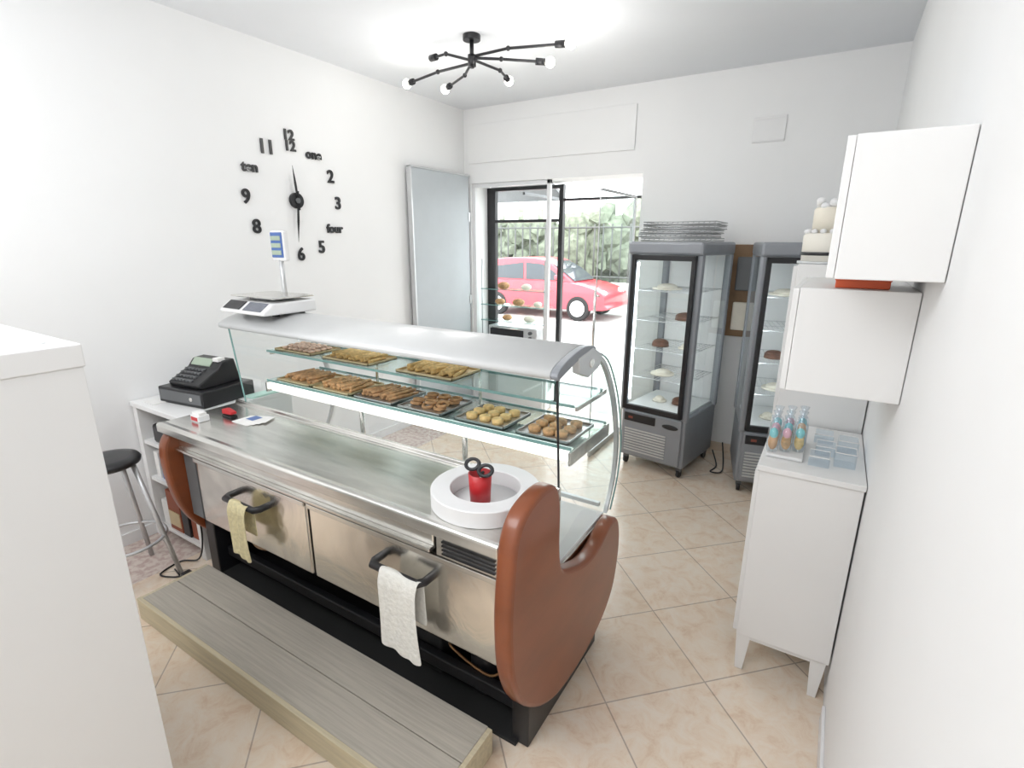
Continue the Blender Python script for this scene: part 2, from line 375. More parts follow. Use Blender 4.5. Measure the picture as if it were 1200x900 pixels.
for nm, x in (('door_handle_left', -2.30), ('door_handle_right', -1.28)):
    tube(g, nm, [(x-.13, 1.29, .665), (x-.13, 1.25, .665), (x-.115, 1.225, .665), (x+.115, 1.225, .665), (x+.13, 1.25, .665), (x+.13, 1.29, .665)], .017, BLACK, sm=False)
box(g, 'back_of_recess', (CX0, 1.62, .0), (CX1, 2.1, .42), BLACKM, .01)
box(g, 'recess_floor', (CX0, 1.34, .0), (CX1, 1.72, .015), BLACKM, .003)
box(g, 'belly_pan', (CX0, 1.34, .36), (CX1, 2.1, .42), BLACKM, 0)
boxes(g, 'black_base_frame', [((CX0, 1.34, 0.0), (CX0+.09, 2.05, .38)), ((CX1-.03, 1.36, 0.0), (CX1+.045, 2.02, .30)), ((CX0, 1.40, .10), (CX1, 1.44, .16))], BLACK, .006)
cyl(g, 'compressor', (-1.05, 1.53, .015), (-1.05, 1.53, .24), .08, BLACK, bev=.02)
box(g, 'fan_housing', (-1.55, 1.45, .015), (-1.25, 1.61, .30), BLACKM, .01)
tube(g, 'copper_pipe', [(-1.05, 1.47, .2), (-1.12, 1.43, .28), (-1.2, 1.45, .2), (-.98, 1.43, .17), (-.9, 1.46, .26)], .006, M('copper', (.35, .2, .1), .4, 1))
lathe(g, 'wooden_disc', [(.001, 0), (.13, 0), (.135, .01), (.13, .02), (.001, .02)], (-2.38, 1.46, .335), BROWNW, 32)
box(g, 'well_body', (CX0, 1.66, .42), (CX1, 2.14, .60), STEEL, .004)
box(g, 'well_deck', (CX0+.01, 1.68, .60), (CX1-.01, 2.18, .615), WHITE2, .002)
box(g, 'well_back_wall', (CX0, 1.66, .60), (CX1, 1.675, .93), STEEL, .002)
prof(g, 'customer_front', [(2.10, .08), (2.14, .10), (2.19, .35), (2.20, .59), (2.16, .61), (2.10, .6)], CX0, CX1, WOOD, smooth=False)
arc = cat2([(1.90, 1.475), (2.07, 1.405), (2.20, 1.25), (2.28, 1.08), (2.315, .92), (2.295, .76), (2.22, .61)], False, 5)
sheet(g, 'curved_front_glass', arc, CX0, CX1, GLASS)
gp = [(1.67, .96), (1.63, 1.44), (1.9, 1.475)]+arc[1:]+[(1.69, .615)]
for nm, x in (('end_glass_right', CX1-.012), ('end_glass_left', CX0+.012)):
    poly(g, nm, [(x, a, b) for a, b in gp], GLASS)
    tube(g, nm+'_edge', [(x, 1.675, .96), (x, 1.632, 1.44)], .0045, BLACK if nm.endswith('right') else EDGE, sm=False)
    bandp = arc+[(a-.022, b-.008) for a, b in arc[::-1]]
    prof(g, nm+'_steel_band', bandp, x-.006, x+.012, ALU)
tube(g, 'front_glass_edge', [(CX1+.006, a+.012, b) for a, b in arc], .004, EDGE, sm=False)
hood = cat2([(1.60, 1.42), (1.592, 1.445), (1.63, 1.468), (1.72, 1.492), (1.82, 1.505), (1.91, 1.495), (1.935, 1.478), (1.91, 1.465), (1.8, 1.468), (1.66, 1.435)], True, 3)
prof(g, 'hood_canopy', hood, CX0-.01, CX1-.02, HOOD, smooth=True)
prof(g, 'hood_end_cap', [(a, b) for a, b in hood], CX1-.02, CX1+.012, GREY, bev=.004)
prof(g, 'hood_end_bracket', [(1.76, 1.47), (1.90, 1.49), (2.0, 1.445), (1.97, 1.40), (1.86, 1.375), (1.77, 1.41)], CX1-.016, CX1+.016, ALU, bev=.004)
cyl(g, 'bracket_bolt', (CX1+.014, 1.88, 1.43), (CX1+.022, 1.88, 1.43), .018, STEEL)
def shelf(nm, z, y0, y1):
    box(g, nm+'_glass', (CX0+.03, y0, z-.004), (CX1-.03, y1, z+.004), GLASSG, 0)
    box(g, nm+'_rear_edge', (CX0+.03, y0-.006, z-.006), (CX1-.03, y0, z+.006), EDGE, 0)
    box(g, nm+'_front_edge', (CX0+.03, y1, z-.006), (CX1-.03, y1+.006, z+.006), EDGE, 0)
shelf('upper_shelf', 1.25, 1.84, 2.13)
shelf('lower_shelf', 1.07, 1.82, 2.20)
box(g, 'shelf_light_bar', (CX0+.05, 1.822, 1.005), (CX1-.04, 1.87, 1.06), LAMP, .008)
box(g, 'shelf_light_housing', (CX0+.05, 1.87, 1.01), (CX1-.04, 2.0, 1.06), ALU, .005)
for x in (CX0+.03, CX1-.035):
    boxes(g, 'shelf_brackets', [((x, 1.85, 1.225), (x+.012, 2.17, 1.245)), ((x, 1.80, 1.00), (x+.012, 2.23, 1.062))], STEEL, .003)
for x in (-2.25, -1.5):
    cyls(g, 'shelf_posts', [((x, 1.98, .615), (x, 1.98, 1.02), .014)], STEEL, 12)
    cyls(g, 'upper_posts', [((x, 2.12, 1.07), (x, 2.12, 1.25), .008)], STEEL, 12)
boxes(g, 'lower_deck_rails', [((CX0+.02, 1.70, .66), (CX1-.02, 1.72, .68)), ((CX0+.02, 2.14, .66), (CX1-.02, 2.16, .68))], ALU, .002)

# pastry trays
def tray(x, y, z, w, d, kind, mat, base=GOLD):
    t = E('pastry_tray')
    bm = bmesh.new(); bbox(bm, (x-w/2, y-d/2, z), (x+w/2, y+d/2, z+.004))
    for a, b in (((x-w/2, y-d/2, z), (x+w/2, y-d/2+.004, z+.014)), ((x-w/2, y+d/2-.004, z), (x+w/2, y+d/2, z+.014)),
                 ((x-w/2, y-d/2, z), (x-w/2+.004, y+d/2, z+.014)), ((x+w/2-.004, y-d/2, z), (x+w/2, y+d/2, z+.014))): bbox(bm, a, b)
    bm_obj('tray_base', bm, base, t)
    bm = bmesh.new(); w2 = w-.05; d2 = d-.05
    if kind == 'round':
        nx = int(w2/.042); ny = int(d2/.042)
        for l in range(2):
            for i in range(nx-l):
                for j in range(ny-l):
                    sph_bm(bm, (x-w2/2+(i+.5+l*.5)*w2/nx+random.uniform(-.004, .004), y-d2/2+(j+.5+l*.5)*d2/ny, z+.014+l*.014), (.021, .021, .009), 10)
    elif kind == 'stick':
        n = int(w2/.026)
        for l in range(2):
            for i in range(n-l):
                cx = x-w2/2+(i+.5+l*.5)*w2/n; a = random.uniform(-.3, .3)
                dx = math.sin(a)*d2*.42; dy = math.cos(a)*d2*.42; zz = z+.013+l*.014+random.uniform(0, .005)
                cyl_bm(bm, (cx-dx, y-dy, zz), (cx+dx, y+dy, zz), .0095, None, 8)
    elif kind == 'ring':
        n = int(w2/.072)
        for l in range(2):
            for i in range(n):
                for j in range(2):
                    rot = Matrix.Rotation(random.uniform(-.3, .3), 3, 'X')
                    torus_bm(bm, (x-w2/2+(i+.5)*w2/n+l*.012, y-d2/4+j*d2/2+l*.01, z+.015+l*.017), .026, .009, rot, 16, 8)
    elif kind == 'puff':
        n = int(w2/.062)
        for i in range(n):
            for j in range(3):
                c = (x-w2/2+(i+.5)*w2/n+random.uniform(-.006, .006), y-d2/2+(j+.5)*d2/3+random.uniform(-.005, .005), z)
                cyl_bm(bm, (c[0], c[1], z+.005), (c[0], c[1], z+.026), .027, .029, 14)
                sph_bm(bm, (c[0], c[1], z+.026), (.028, .028, .008), 12)
    bm_obj('pastries', bm, mat, t, True)
zu, zl = 1.2545, 1.0745
SILV = M('tray_silver', (.6, .6, .6), .3, .9)
tray(-2.67, 1.97, zu, .33, .22, 'round', PINKC)
tray(-2.22, 1.97, zu, .36, .22, 'stick', COOKY)
tray(-1.66, 1.98, zu, .36, .24, 'stick', COOKY)
tray(-2.66, 1.97, zl, .30, .27, 'stick', COOKD)
tray(-2.33, 1.97, zl, .30, .27, 'stick', COOK)
tray(-2.00, 1.97, zl, .28, .27, 'stick', COOKD, SILV)
tray(-1.68, 1.97, zl, .28, .27, 'ring', COOKD, SILV)
tray(-1.32, 1.97, zl, .28, .25, 'puff', COOKY, SILV)
tray(-.985, 1.98, zl, .26, .27, 'puff', COOK, SILV)

# towels
def towel(name, x0, x1, ztop, zbot, y, mat):
    t = E(name); bm = bmesh.new(); nx, nz = 14, 22; rows = []
    path = []
    L = ztop-zbot
    for k in range(nz):
        s = k/(nz-1)
        if s < .28: path.append((y+.022, ztop-.6*L*(1-s/.28)))
        elif s < .36:
            a = math.pi*(s-.28)/.08; path.append((y+.022*math.cos(a), ztop+.022*math.sin(a)))
        else: path.append((y-.022-.01*(s-.36), ztop-L*(s-.36)/.64))
    for k, (py, pz) in enumerate(path):
        r = []
        for i in range(nx):
            u = i/(nx-1); amp = .010 if k > 8 else .001
            nar = 1-.14*math.sin(math.pi*min(1, k/nz))
            r.append(bm.verts.new(((x0+x1)/2+(u-.5)*(x1-x0)*nar+(k/nz)*.015, py-abs(amp*math.sin(u*9+k*.15))-.002, pz+.010*math.sin(u*6)*(k/nz))))
        rows.append(r)
    for a, b in zip(rows, rows[1:]):
        for i in range(nx-1): bm.faces.new((a[i], a[i+1], b[i+1], b[i]))
    o = bm_obj('cloth', bm, mat, t, True)
    s = o.modifiers.new('s', 'SOLIDIFY'); s.thickness = .004; s.offset = 0
    o.modifiers.new('ss', 'SUBSURF').levels = 1
towel('hand_towel', -1.36, -1.14, .668, .34, 1.225, TOWELW)
towel('dish_cloth', -2.37, -2.21, .668, .40, 1.225, TOWELY)

# platform
g = E('wooden_step_platform')
for i in range(2):
    box(g, 'board_%d' % i, (-2.80, .935+i*.170, .085), (-.88, .935+i*.170+.167, .12), PLANK, .003)
boxes(g, 'front_board', [((-2.82, .915, 0), (-.87, .935, .122))], PLANKE, .003)
boxes(g, 'side_boards', [((-2.82, .935, 0), (-2.80, 1.27, .118)), ((-.88, .935, 0), (-.86, 1.27, .118)), ((-1.8, .95, 0), (-1.75, 1.27, .085))], PLANKE, .002)

# ring, cup, scissors
g = E('cake_drum_ring')
lathe(g, 'ring', [(.132, 0), (.203, 0), (.205, .003), (.205, .060), (.202, .063), (.135, .063), (.132, .060), (.132, 0)], (-1.01, 1.455, .951), WHITE2, 96, flat=True)
lathe(g, 'ring_floor', [(0.001, 0), (.131, 0), (.131, .004), (0.001, .004)], (-1.01, 1.455, .951), WHITE2, 40)
g = E('red_cup')
lathe(g, 'cup', [(.001, 0), (.038, 0), (.044, .115), (.040, .115), (.035, .006), (.001, .006)], (-1.02, 1.435, .956), RED, 32)
g = E('scissors')
bm = bmesh.new()
rz = Matrix.Rotation(math.radians(40), 3, 'X')
torus_bm(bm, (-1.05, 1.43, 1.100), .022, .0065, rz, 20, 8, 1.25, 1)
torus_bm(bm, (-.985, 1.42, 1.094), .022, .0065, rz, 20, 8, 1.25, 1)
cyl_bm(bm, (-1.035, 1.43, 1.088), (-1.01, 1.435, 1.06), .006); cyl_bm(bm, (-.998, 1.423, 1.083), (-1.02, 1.435, 1.06), .006)
bm_obj('handles', bm, BLACK, g, True)
cyls(g, 'blades', [((-1.01, 1.435, 1.065), (-1.03, 1.443, .967), .004), ((-1.02, 1.435, 1.065), (-1.005, 1.443, .967), .004)], STEEL)

# small items on worktop
g = E('card_holder_box')
box(g, 'box_body', (-2.87, 1.34, .951), (-2.79, 1.40, .985), WHITE2, .003)
box(g, 'cards', (-2.865, 1.35, .955), (-2.795, 1.39, 1.0), PAPER, .001)
box(g, 'label', (-2.86, 1.338, .958), (-2.80, 1.341, .978), RED, 0)
g = E('stapler')
box(g, 'stapler_base', (-2.80, 1.47, .951), (-2.71, 1.51, .963), BLACK, .004)
prof(g, 'stapler_arm', [(-2.80, .965), (-2.80, .992), (-2.77, .998), (-2.71, .985), (-2.71, .972)], 1.473, 1.507, RED, 'Y', .004)
g = E('leaflets')
for i in range(4):
    o = box(g, 'leaflet', (-.07, -.05, 0), (.07, .05, .002), PAPER, 0); o.location = (-2.60+i*.012, 1.50+i*.012, .951+i*.0022); o.rotation_euler = (0, 0, .15*i)
box(g, 'printed_band', (-2.62, 1.50, .961), (-2.56, 1.56, .9615), BLUE, 0)

# scale on hood
g = E('weighing_scale')
sz = 1.500
prof(g, 'scale_body', [(1.60, sz+.012), (1.60, sz+.03), (1.66, sz+.072), (1.93, sz+.078), (1.935, sz+.012)], -2.90, -2.50, WHITE2, bev=.01)
boxes(g, 'scale_feet', [((x, y, 1.488 if y < 1.7 else 1.495), (x+.03, y+.03, sz+.014)) for x in (-2.87, -2.58) for y in (1.70, 1.86)], BLACK, .002)
prof(g, 'keypad', [(1.603, sz+.034), (1.602, sz+.036), (1.655, sz+.073), (1.656, sz+.071)], -2.69, -2.53, M('keypad_dark', (.16, .17, .2), .5, var=.4, scale=120))
prof(g, 'scale_display', [(1.603, sz+.036), (1.601, sz+.038), (1.655, sz+.0755), (1.657, sz+.073)], -2.87, -2.72, BLACK)
box(g, 'platter_support', (-2.80, 1.72, sz+.075), (-2.62, 1.88, sz+.092), DGREY, .004)
box(g, 'platter', (-2.89, 1.665, sz+.092), (-2.51, 1.93, sz+.102), STEEL, .006)
cyl(g, 'display_pole', (-2.76, 1.92, sz+.06), (-2.76, 1.92, 1.80), .014, ALU)
box(g, 'price_display_housing', (-2.82, 1.905, 1.78), (-2.70, 1.94, 1.95), WHITE2, .01)
box(g, 'price_display_face', (-2.81, 1.898, 1.80), (-2.71, 1.906, 1.94), BLUE, .003)
boxes(g, 'price_display_lcd', [((-2.802, 1.894, 1.815+i*.04), (-2.718, 1.899, 1.84+i*.04)) for i in range(3)], LCD, .001)

# ---------------------------------------------------------------- white desk/shelf unit with register
g = E('checkout_shelf_unit')
dz = .925
box(g, 'desk_top', (-3.635, 1.36, dz-.03), (-3.03, 2.08, dz), WHITE, .003)
boxes(g, 'side_panels', [((-3.63, 1.37, 0), (-3.58, 2.07, dz-.03)), ((-3.08, 1.37, 0), (-3.03, 2.07, dz-.03)), ((-3.58, 2.04, .05), (-3.08, 2.06, dz-.03))], WHITE, .002)
boxes(g, 'inner_shelves', [((-3.58, 1.38, z), (-3.08, 2.04, z+.025)) for z in (.06, .40, .65)], WHITE, .002)
g = E('receipt_printer')
box(g, 'printer_body', (-3.48, 1.39, .676), (-3.20, 1.60, .80), BLACK, .02)
box(g, 'paper_slot', (-3.44, 1.41, .80), (-3.24, 1.47, .806), PAPER, .001)
g = E('stacked_boxes')
box(g, 'brown_box', (-3.46, 1.39, .086), (-3.31, 1.60, .36), BRBOX, .004)
box(g, 'box_band', (-3.45, 1.386, .12), (-3.32, 1.391, .22), GOLD, .001)
box(g, 'black_box', (-3.30, 1.39, .086), (-3.22, 1.62, .33), BLACK, .004)
box(g, 'orange_box', (-3.21, 1.40, .086), (-3.12, 1.62, .34), BRBOX, .004)
box(g, 'white_box', (-3.56, 1.40, .086), (-3.47, 1.62, .26), PAPER, .004)
g = E('cardboard_folders')
for i, (m_, w_) in enumerate(((PAPER, .05), (BLUE, .03), (BRBOX, .04), (DGREY, .05), (PAPER, .06))):
    box(g, 'folder_%d' % i, (-3.54+i*.075, 1.40, .426), (-3.54+i*.075+w_, 1.6, .60-.02*(i % 2)), m_, .002)
g = E('cash_register', (-3.30, 1.68, dz+.001), math.radians(8))
box(g, 'cash_drawer', (-.20, -.19, 0), (.20, .17, .10), BLACK, .008)
box(g, 'drawer_front_line', (-.185, -.194, .02), (.185, -.189, .085), DGREY, .002)
cyl(g, 'drawer_lock', (.1, -.198, .05), (.1, -.19, .05), .012, STEEL)
prof(g, 'register_body', [(-.15, .10), (-.16, .13), (-.02, .20), (.02, .245), (.10, .25), (.13, .10)], -.14, .14, BLACK, bev=.01)
k = []
for i in range(6):
    for j in range(4):
        yy = -.145+j*.03; zz = .138+j*.0155
        k.append(((-.12+i*.03, yy, zz), (-.098+i*.03, yy+.022, zz+.014)))
boxes(g, 'keys', k, DGREY, .003)
prof(g, 'operator_display', [(-.015, .208), (-.018, .213), (.018, .252), (.021, .247)], -.11, .06, LCD)
boxes(g, 'receipt_paper', [((.07, .0, .24), (.12, .05, .262))], PAPER, .002)
g = E('mint_folder')
box(g, 'folder', (-3.12, 1.80, dz), (-3.035, 2.05, dz+.012), M('mint', (.55, .78, .70), .5), .002)
g = E('desk_papers')
box(g, 'sheet_pile', (-3.55, 1.40, dz), (-3.42, 1.50, dz+.006), PAPER, .001)

# cables on floor
g = E('power_strip')
box(g, 'strip', (-2.99, 1.20, .0), (-2.86, 1.25, .035), BLACK, .006)
tube(g, 'cable', [(-2.95, 1.22, .03), (-3.02, 1.18, .008), (-3.12, 1.15, .008), (-3.15, 1.28, .008), (-3.05, 1.34, .03), (-3.01, 1.36, .2), (-3.01, 1.35, .45)], .005, BLACK)
tube(g, 'cable_loop', [(-2.9, 1.22, .03), (-2.96, 1.14, .008), (-2.87, 1.06, .008), (-2.84, 1.16, .008), (-2.95, 1.19, .008), (-3.1, 1.22, .008)], .004, BLACK)

# ---------------------------------------------------------------- stool
g = E('bar_stool')
sx, sy, shh = -3.21, 1.05, .76
lathe(g, 'seat', [(.001, 0), (.125, 0), (.145, .012), (.15, .03), (.14, .045), (.10, .052), (.001, .048)], (sx, sy, shh-.05), BLACK)
L = []
for dx, dy in ((1, 1), (1, -1), (-1, 1), (-1, -1)):
    L.append(((sx+dx*.08, sy+dy*.08, shh-.05), (sx+dx*.175, sy+dy*.175, 0), .013))
cyls(g, 'legs', L, ALU, 14)
bm = bmesh.new(); torus_bm(bm, (sx, sy, .26), .197, .009, None, 32, 8); bm_obj('foot_ring', bm, ALU, g, True)

# ---------------------------------------------------------------- foreground white cabinet
g = E('white_storage_cabinet')
fx, fy, fz = -1.50, .49, 1.66
box(g, 'top_board', (-2.42, -.30, fz-.055), (fx, fy, fz), WHITE, .003)
box(g, 'body', (-2.415, -.295, .05), (fx-.004, fy-.004, fz-.055), WHITE, .002)
box(g, 'plinth_base', (-2.38, -.27, 0), (fx-.03, fy-.03, .05), WHITE2, .002)
cyl(g, 'cam_cap', (-1.58, .44, fz), (-1.58, .44, fz+.002), .008, ALU)

# ---------------------------------------------------------------- right side furniture
g = E('white_sideboard')
box(g, 'body', (-.155, 2.205, .19), (.208, 2.83, 1.0), WHITE, .003)
box(g, 'top_board', (-.165, 2.195, .995), (.212, 2.84, 1.02), WHITE, .003)
boxes(g, 'door_fronts', [((-.172, 2.215, .20), (-.155, 2.515, .985)), ((-.172, 2.52, .20), (-.155, 2.825, .985))], WHITE, .002)
for x in (-.125, .17):
    for y in (2.235, 2.80):
        prof(g, 'tapered_leg', [(x-.03, .19), (x+.03, .19), (x+.014, 0), (x-.018, 0)], y-.02, y+.02, WHITE, 'Y', .002)
boxes(g, 'apron', [((-.15, 2.22, .165), (.19, 2.24, .195))], WHITE, .002)
g = E('tall_white_cabinet')
box(g, 'carcass', (-.165, 2.86, .06), (.21, 3.40, 1.80), WHITE, .003)
boxes(g, 'door_fronts', [((-.182, 2.865, .07), (-.165, 3.395, .93)), ((-.182, 2.865, .94), (-.165, 3.395, 1.79))], WHITE, .002)
box(g, 'plinth_base', (-.13, 2.88, 0), (.19, 3.38, .06), WHITE2, .002)
g = E('wall_cabinet')
box(g, 'carcass', (-.005, 1.54, 1.812), (.213, 2.14, 2.145), WHITE, .003)
box(g, 'door_front', (-.024, 1.542, 1.814), (-.006, 2.138, 2.143), WHITE, .002)
g = E('wall_cabinet')
box(g, 'carcass', (-.09, 1.85, 1.435), (.213, 2.45, 1.765), WHITE, .003)
box(g, 'door_front', (-.108, 1.852, 1.437), (-.091, 2.448, 1.763), WHITE, .002)
g = E('orange_box')
box(g, 'box_body', (0, 1.90, 1.766), (.14, 2.05, 1.800), ORANGE, .003)
box(g, 'box_lid', (-.003, 1.897, 1.788), (.143, 2.053, 1.803), ORANGE, .003)
g = E('tiered_cake')
cx, cy = -.065, 3.0
lathe(g, 'cake_board', [(.001, 0), (.115, 0), (.115, .012), (.001, .012)], (cx, cy, 1.80), ALU)
lathe(g, 'lower_tier', [(.001, .012), (.10, .012), (.102, .13), (.095, .142), (.001, .142)], (cx, cy, 1.80), M('icing', (.85, .82, .74), .6, bump=.3))
lathe(g, 'upper_tier', [(.001, .142), (.07, .142), (.072, .25), (.065, .26), (.001, .26)], (cx, cy, 1.80), CREAM)
lathe(g, 'black_ribbon', [(.103, .04), (.105, .04), (.105, .055), (.103, .055)], (cx, cy, 1.80), BLACK)
bm = bmesh.new()
for i in range(9):
    a = i*.7; sph_bm(bm, (cx+.05*math.cos(a), cy+.05*math.sin(a), 2.065+.012*(i % 3)), (.022, .022, .018), 10)
for i in range(14):
    a = i*.45; sph_bm(bm, (cx+.088*math.cos(a), cy+.088*math.sin(a), 1.95), (.014, .014, .012), 8)
bm_obj('sugar_roses', bm, WHITE2, g, True)

g = E('cookie_pops')
CELL = glass('cellophane', (.93, .97, 1), .10, .5)
cols = [TEAL, PINK, TEAL, PINK, TEAL, ORG, TEAL, PINK, TEAL]
box(g, 'pop_stand', (-.15, 2.31, 1.021), (-.01, 2.58, 1.035), WHITE2, .004)
for i in range(9):
    x = -.13+(i % 3)*.048; y = 2.34+i*.026
    cyls(g, 'stick', [((x, y, 1.034), (x, y, 1.09), .003)], PAPER)
    sph(g, 'cookie', (x, y, 1.080), (.019, .012, .036), [ORG, COOK, COOKY][i % 3], 12)
    sph(g, 'icing', (x, y-.004, 1.120), (.017, .012, .024), cols[i], 12)
    lathe(g, 'bag', [(.021, 0), (.026, .055), (.022, .10), (.005, .12), (.019, .155)], (x, y, 1.04), CELL, 10)
g = E('clear_plastic_boxes')
for i, (x, y) in enumerate(((.01, 2.30), (.10, 2.34), (.03, 2.44), (.11, 2.50), (.02, 2.60))):
    box(g, 'clear_box', (x, y, 1.021), (x+.075, y+.09, 1.06+.02*(i % 2)), CELL, 0)
    z = 1.06+.02*(i % 2)
    boxes(g, 'box_rim', [((x, y, z), (x+.075, y+.002, z+.003)), ((x, y+.088, z), (x+.075, y+.09, z+.003)), ((x, y, z), (x+.002, y+.09, z+.003)), ((x+.073, y, z), (x+.075, y+.09, z+.003))], PAPER, 0)

# ---------------------------------------------------------------- display fridges
def fridge(loc, rz):
    g = E('glass_display_fridge', loc, rz)
    w, d, h = .59, .66, 1.90
    for x in (.05, w-.05):
        for y in (.06, d-.06):
            cyl(g, 'caster', (x-.012, y, .035), (x+.012, y, .035), .034, BLACK)
            box(g, 'caster_fork', (x-.02, y-.02, .05), (x+.02, y+.02, .10), DGREY, .003)
    box(g, 'machine_base', (.01, .01, .09), (w-.01, d, .53), GREY, .015)
    box(g, 'base_front', (.035, -.012, .11), (w-.035, .012, .51), GREY, .01)
    boxes(g, 'louvres', [((.06, -.02, .15+i*.024), (w-.16, -.008, .162+i*.024)) for i in range(9)], ALU, .002)
    box(g, 'control_strip', (.05, -.022, .42), (w-.26, -.01, .49), BLACK, .004)
    box(g, 'control_readout', (.09, -.024, .445), (.13, -.02, .465), M('led_readout', (.25, .06, .04), .4), .001)
    sph(g, 'badge', (w-.13, -.014, .44), (.07, .008, .022), BLACK)
    cs = [(.025, .02), (w-.025, .02), (.025, d-.03), (w-.025, d-.03)]
    for x, y in cs:
        box(g, 'corner_column', (x-.03, y-.03, .50), (x+.03, y+.03, 1.82), GREY, .022)
    box(g, 'top_cap', (-.008, -.03, 1.80), (w+.008, d+.005, h), GREY, .02)
    boxes(g, 'door_frame', [((.035, -.045, .53), (.068, -.012, 1.80)), ((w-.068, -.045, .53), (w-.035, -.012, 1.80)), ((.035, -.045, .53), (w-.035, -.012, .575)), ((.035, -.045, 1.76), (w-.035, -.012, 1.80))], BLACK, .005)
    poly(g, 'door_pane', [(.068, -.03, .575), (w-.068, -.03, .575), (w-.068, -.03, 1.76), (.068, -.03, 1.76)], GLASS)
    for nm, x in (('pane_left', .006), ('pane_right', w-.006)):
        poly(g, nm, [(x, .05, .53), (x, d-.06, .53), (x, d-.06, 1.80), (x, .05, 1.80)], GLASS)
    box(g, 'back_panel', (.04, d-.025, .53), (w-.04, d-.005, 1.80), WHITE2, .002)
    box(g, 'inner_floor', (.04, .03, .53), (w-.04, d-.05, .55), WHITE2, .002)
    L = []
    for z in (.80, 1.04, 1.28, 1.52):
        for i in range(15): L.append(((.06+i*(w-.12)/14, .04, z), (.06+i*(w-.12)/14, d-.06, z), .002))
        for y in (.04, .3, d-.06): L.append(((.05, y, z), (w-.05, y, z), .0035))
    cyls(g, 'wire_shelves', L, ALU, 6)
    box(g, 'led_strip_left', (.06, .02, .60), (.07, .03, 1.74), LED, 0)
    box(g, 'led_strip_right', (w-.07, .02, .60), (w-.06, .03, 1.74), LED, 0)
    bm = bmesh.new()
    for x, y, z, r in ((.2, .25, 1.04, .07), (.40, .25, 1.28, .085), (.4, .3, .55, .07)):
        cyl_bm(bm, (x, y, z+.006), (x, y, z+.04), r, r*.95, 24); sph_bm(bm, (x, y, z+.04), (r*.9, r*.9, .025), 16)
    bm_obj('chocolate_cakes', bm, CHOC, g, True)
    bm = bmesh.new()
    for x, y, z, r in ((.22, .25, 1.52, .12), (.42, .28, 1.04, .07), (.22, .28, .55, .06), (.24, .25, .80, .10)):
        cyl_bm(bm, (x, y, z+.004), (x, y, z+.016), r, r*.97, 24)
        sph_bm(bm, (x, y, z+.02), (r*.7, r*.7, .03), 14)
    bm_obj('cream_cakes', bm, CREAM, g, True)
    return g
fridge((-1.43, 4.13, 0), math.radians(-9))
fridge((-.465, 4.06, 0), math.radians(12))
g = E('wire_rack_stack')
L = []
for k in range(5):
    z = 1.908+k*.030; ox = random.uniform(-.03, .03); x0, x1, y0, y1 = -1.36+ox, -.82+ox, 4.15, 4.60
    for a, b in (((x0, y0), (x1, y0)), ((x1, y0), (x1, y1)), ((x1, y1), (x0, y1)), ((x0, y1), (x0, y0))):
        L.append(((a[0], a[1], z), (b[0], b[1], z), .005)); 
        L.append(((a[0], a[1], z+.018), (b[0], b[1], z+.018), .004))
    for i in range(14):
        x = x0+(i+.5)*(x1-x0)/14; L.append(((x, y0, z), (x, y1, z), .003))
        L.append(((x, y0, z), (x+.02, y0, z+.018), .003))
cyls(g, 'racks', L, M('zinc', (.5, .51, .52), .35, .8), 6)
g = E('electrical_board')
box(g, 'board', (-.78, 4.86, 1.10), (-.50, 4.899, 1.88), BROWNW, .004)
box(g, 'meter', (-.73, 4.81, 1.50), (-.55, 4.86, 1.78), DGREY, .01)
box(g, 'breaker_box', (-.73, 4.82, 1.16), (-.55, 4.86, 1.40), CREAM, .01)
g = E('fridge_power_cable')
tube(g, 'cable', [(-.74, 4.72, .06), (-.66, 4.5, .01), (-.68, 4.35, .008), (-.60, 4.38, .008), (-.62, 4.6, .008), (-.68, 4.85, .1)], .006, BLACK)

# ---------------------------------------------------------------- wall clock
g = E('wall_clock')
cy, cz, R, wx = 2.71, 2.19, .405, XL+.008
rt = (math.pi/2, 0, math.pi/2)
labels = {1: 'one', 2: '2', 3: '3', 4: 'four', 5: '5', 6: '6', 7: '7', 8: '8', 9: '9', 10: 'ten', 11: '11'}
for k_, s in labels.items():
    a = math.radians(30*k_)
    size = .095 if len(s) > 2 else .135
    text(g, 'numeral_%d' % k_, s, (wx, cy+R*math.sin(a), cz+R*math.cos(a)), rt, size, BLACK, .005, .003)
text(g, 'numeral_12_upper', '12', (wx, cy-.01, cz+R+.055), rt, .10, BLACK, .005, .003)
text(g, 'numeral_12_lower', '12', (wx, cy-.005, cz+R-.02), rt, .10, BLACK, .005, .003)
cyl(g, 'hub', (XL+.001, cy, cz), (XL+.03, cy, cz), .058, BLACK, bev=.004)
cyl(g, 'hub_cap', (XL+.03, cy, cz), (XL+.04, cy, cz), .02, DGREY)
def hand(nm, ang, ln, tail):
    a = math.radians(ang); d = Vector((0, math.sin(a), math.cos(a))); p = Vector((0, d.z, -d.y)); c = Vector((XL+.034, cy, cz))
    pts = [c-d*tail-p*.007, c-d*tail+p*.007, c+d*ln*.5+p*.010, c+d*ln, c+d*ln*.5-p*.010]
    bm = bmesh.new(); A = [bm.verts.new(q) for q in pts]; B = [bm.verts.new(q+Vector((.003, 0, 0))) for q in pts]
    bm.faces.new(A); bm.faces.new(B[::-1])
    for i in range(5): bm.faces.new((A[i], B[i], B[(i+1) % 5], A[(i+1) % 5]))
    bm_obj(nm, bm, BLACK, g)
hand('hour_hand', -5, .25, .07); hand('minute_hand', 186, .31, .07)

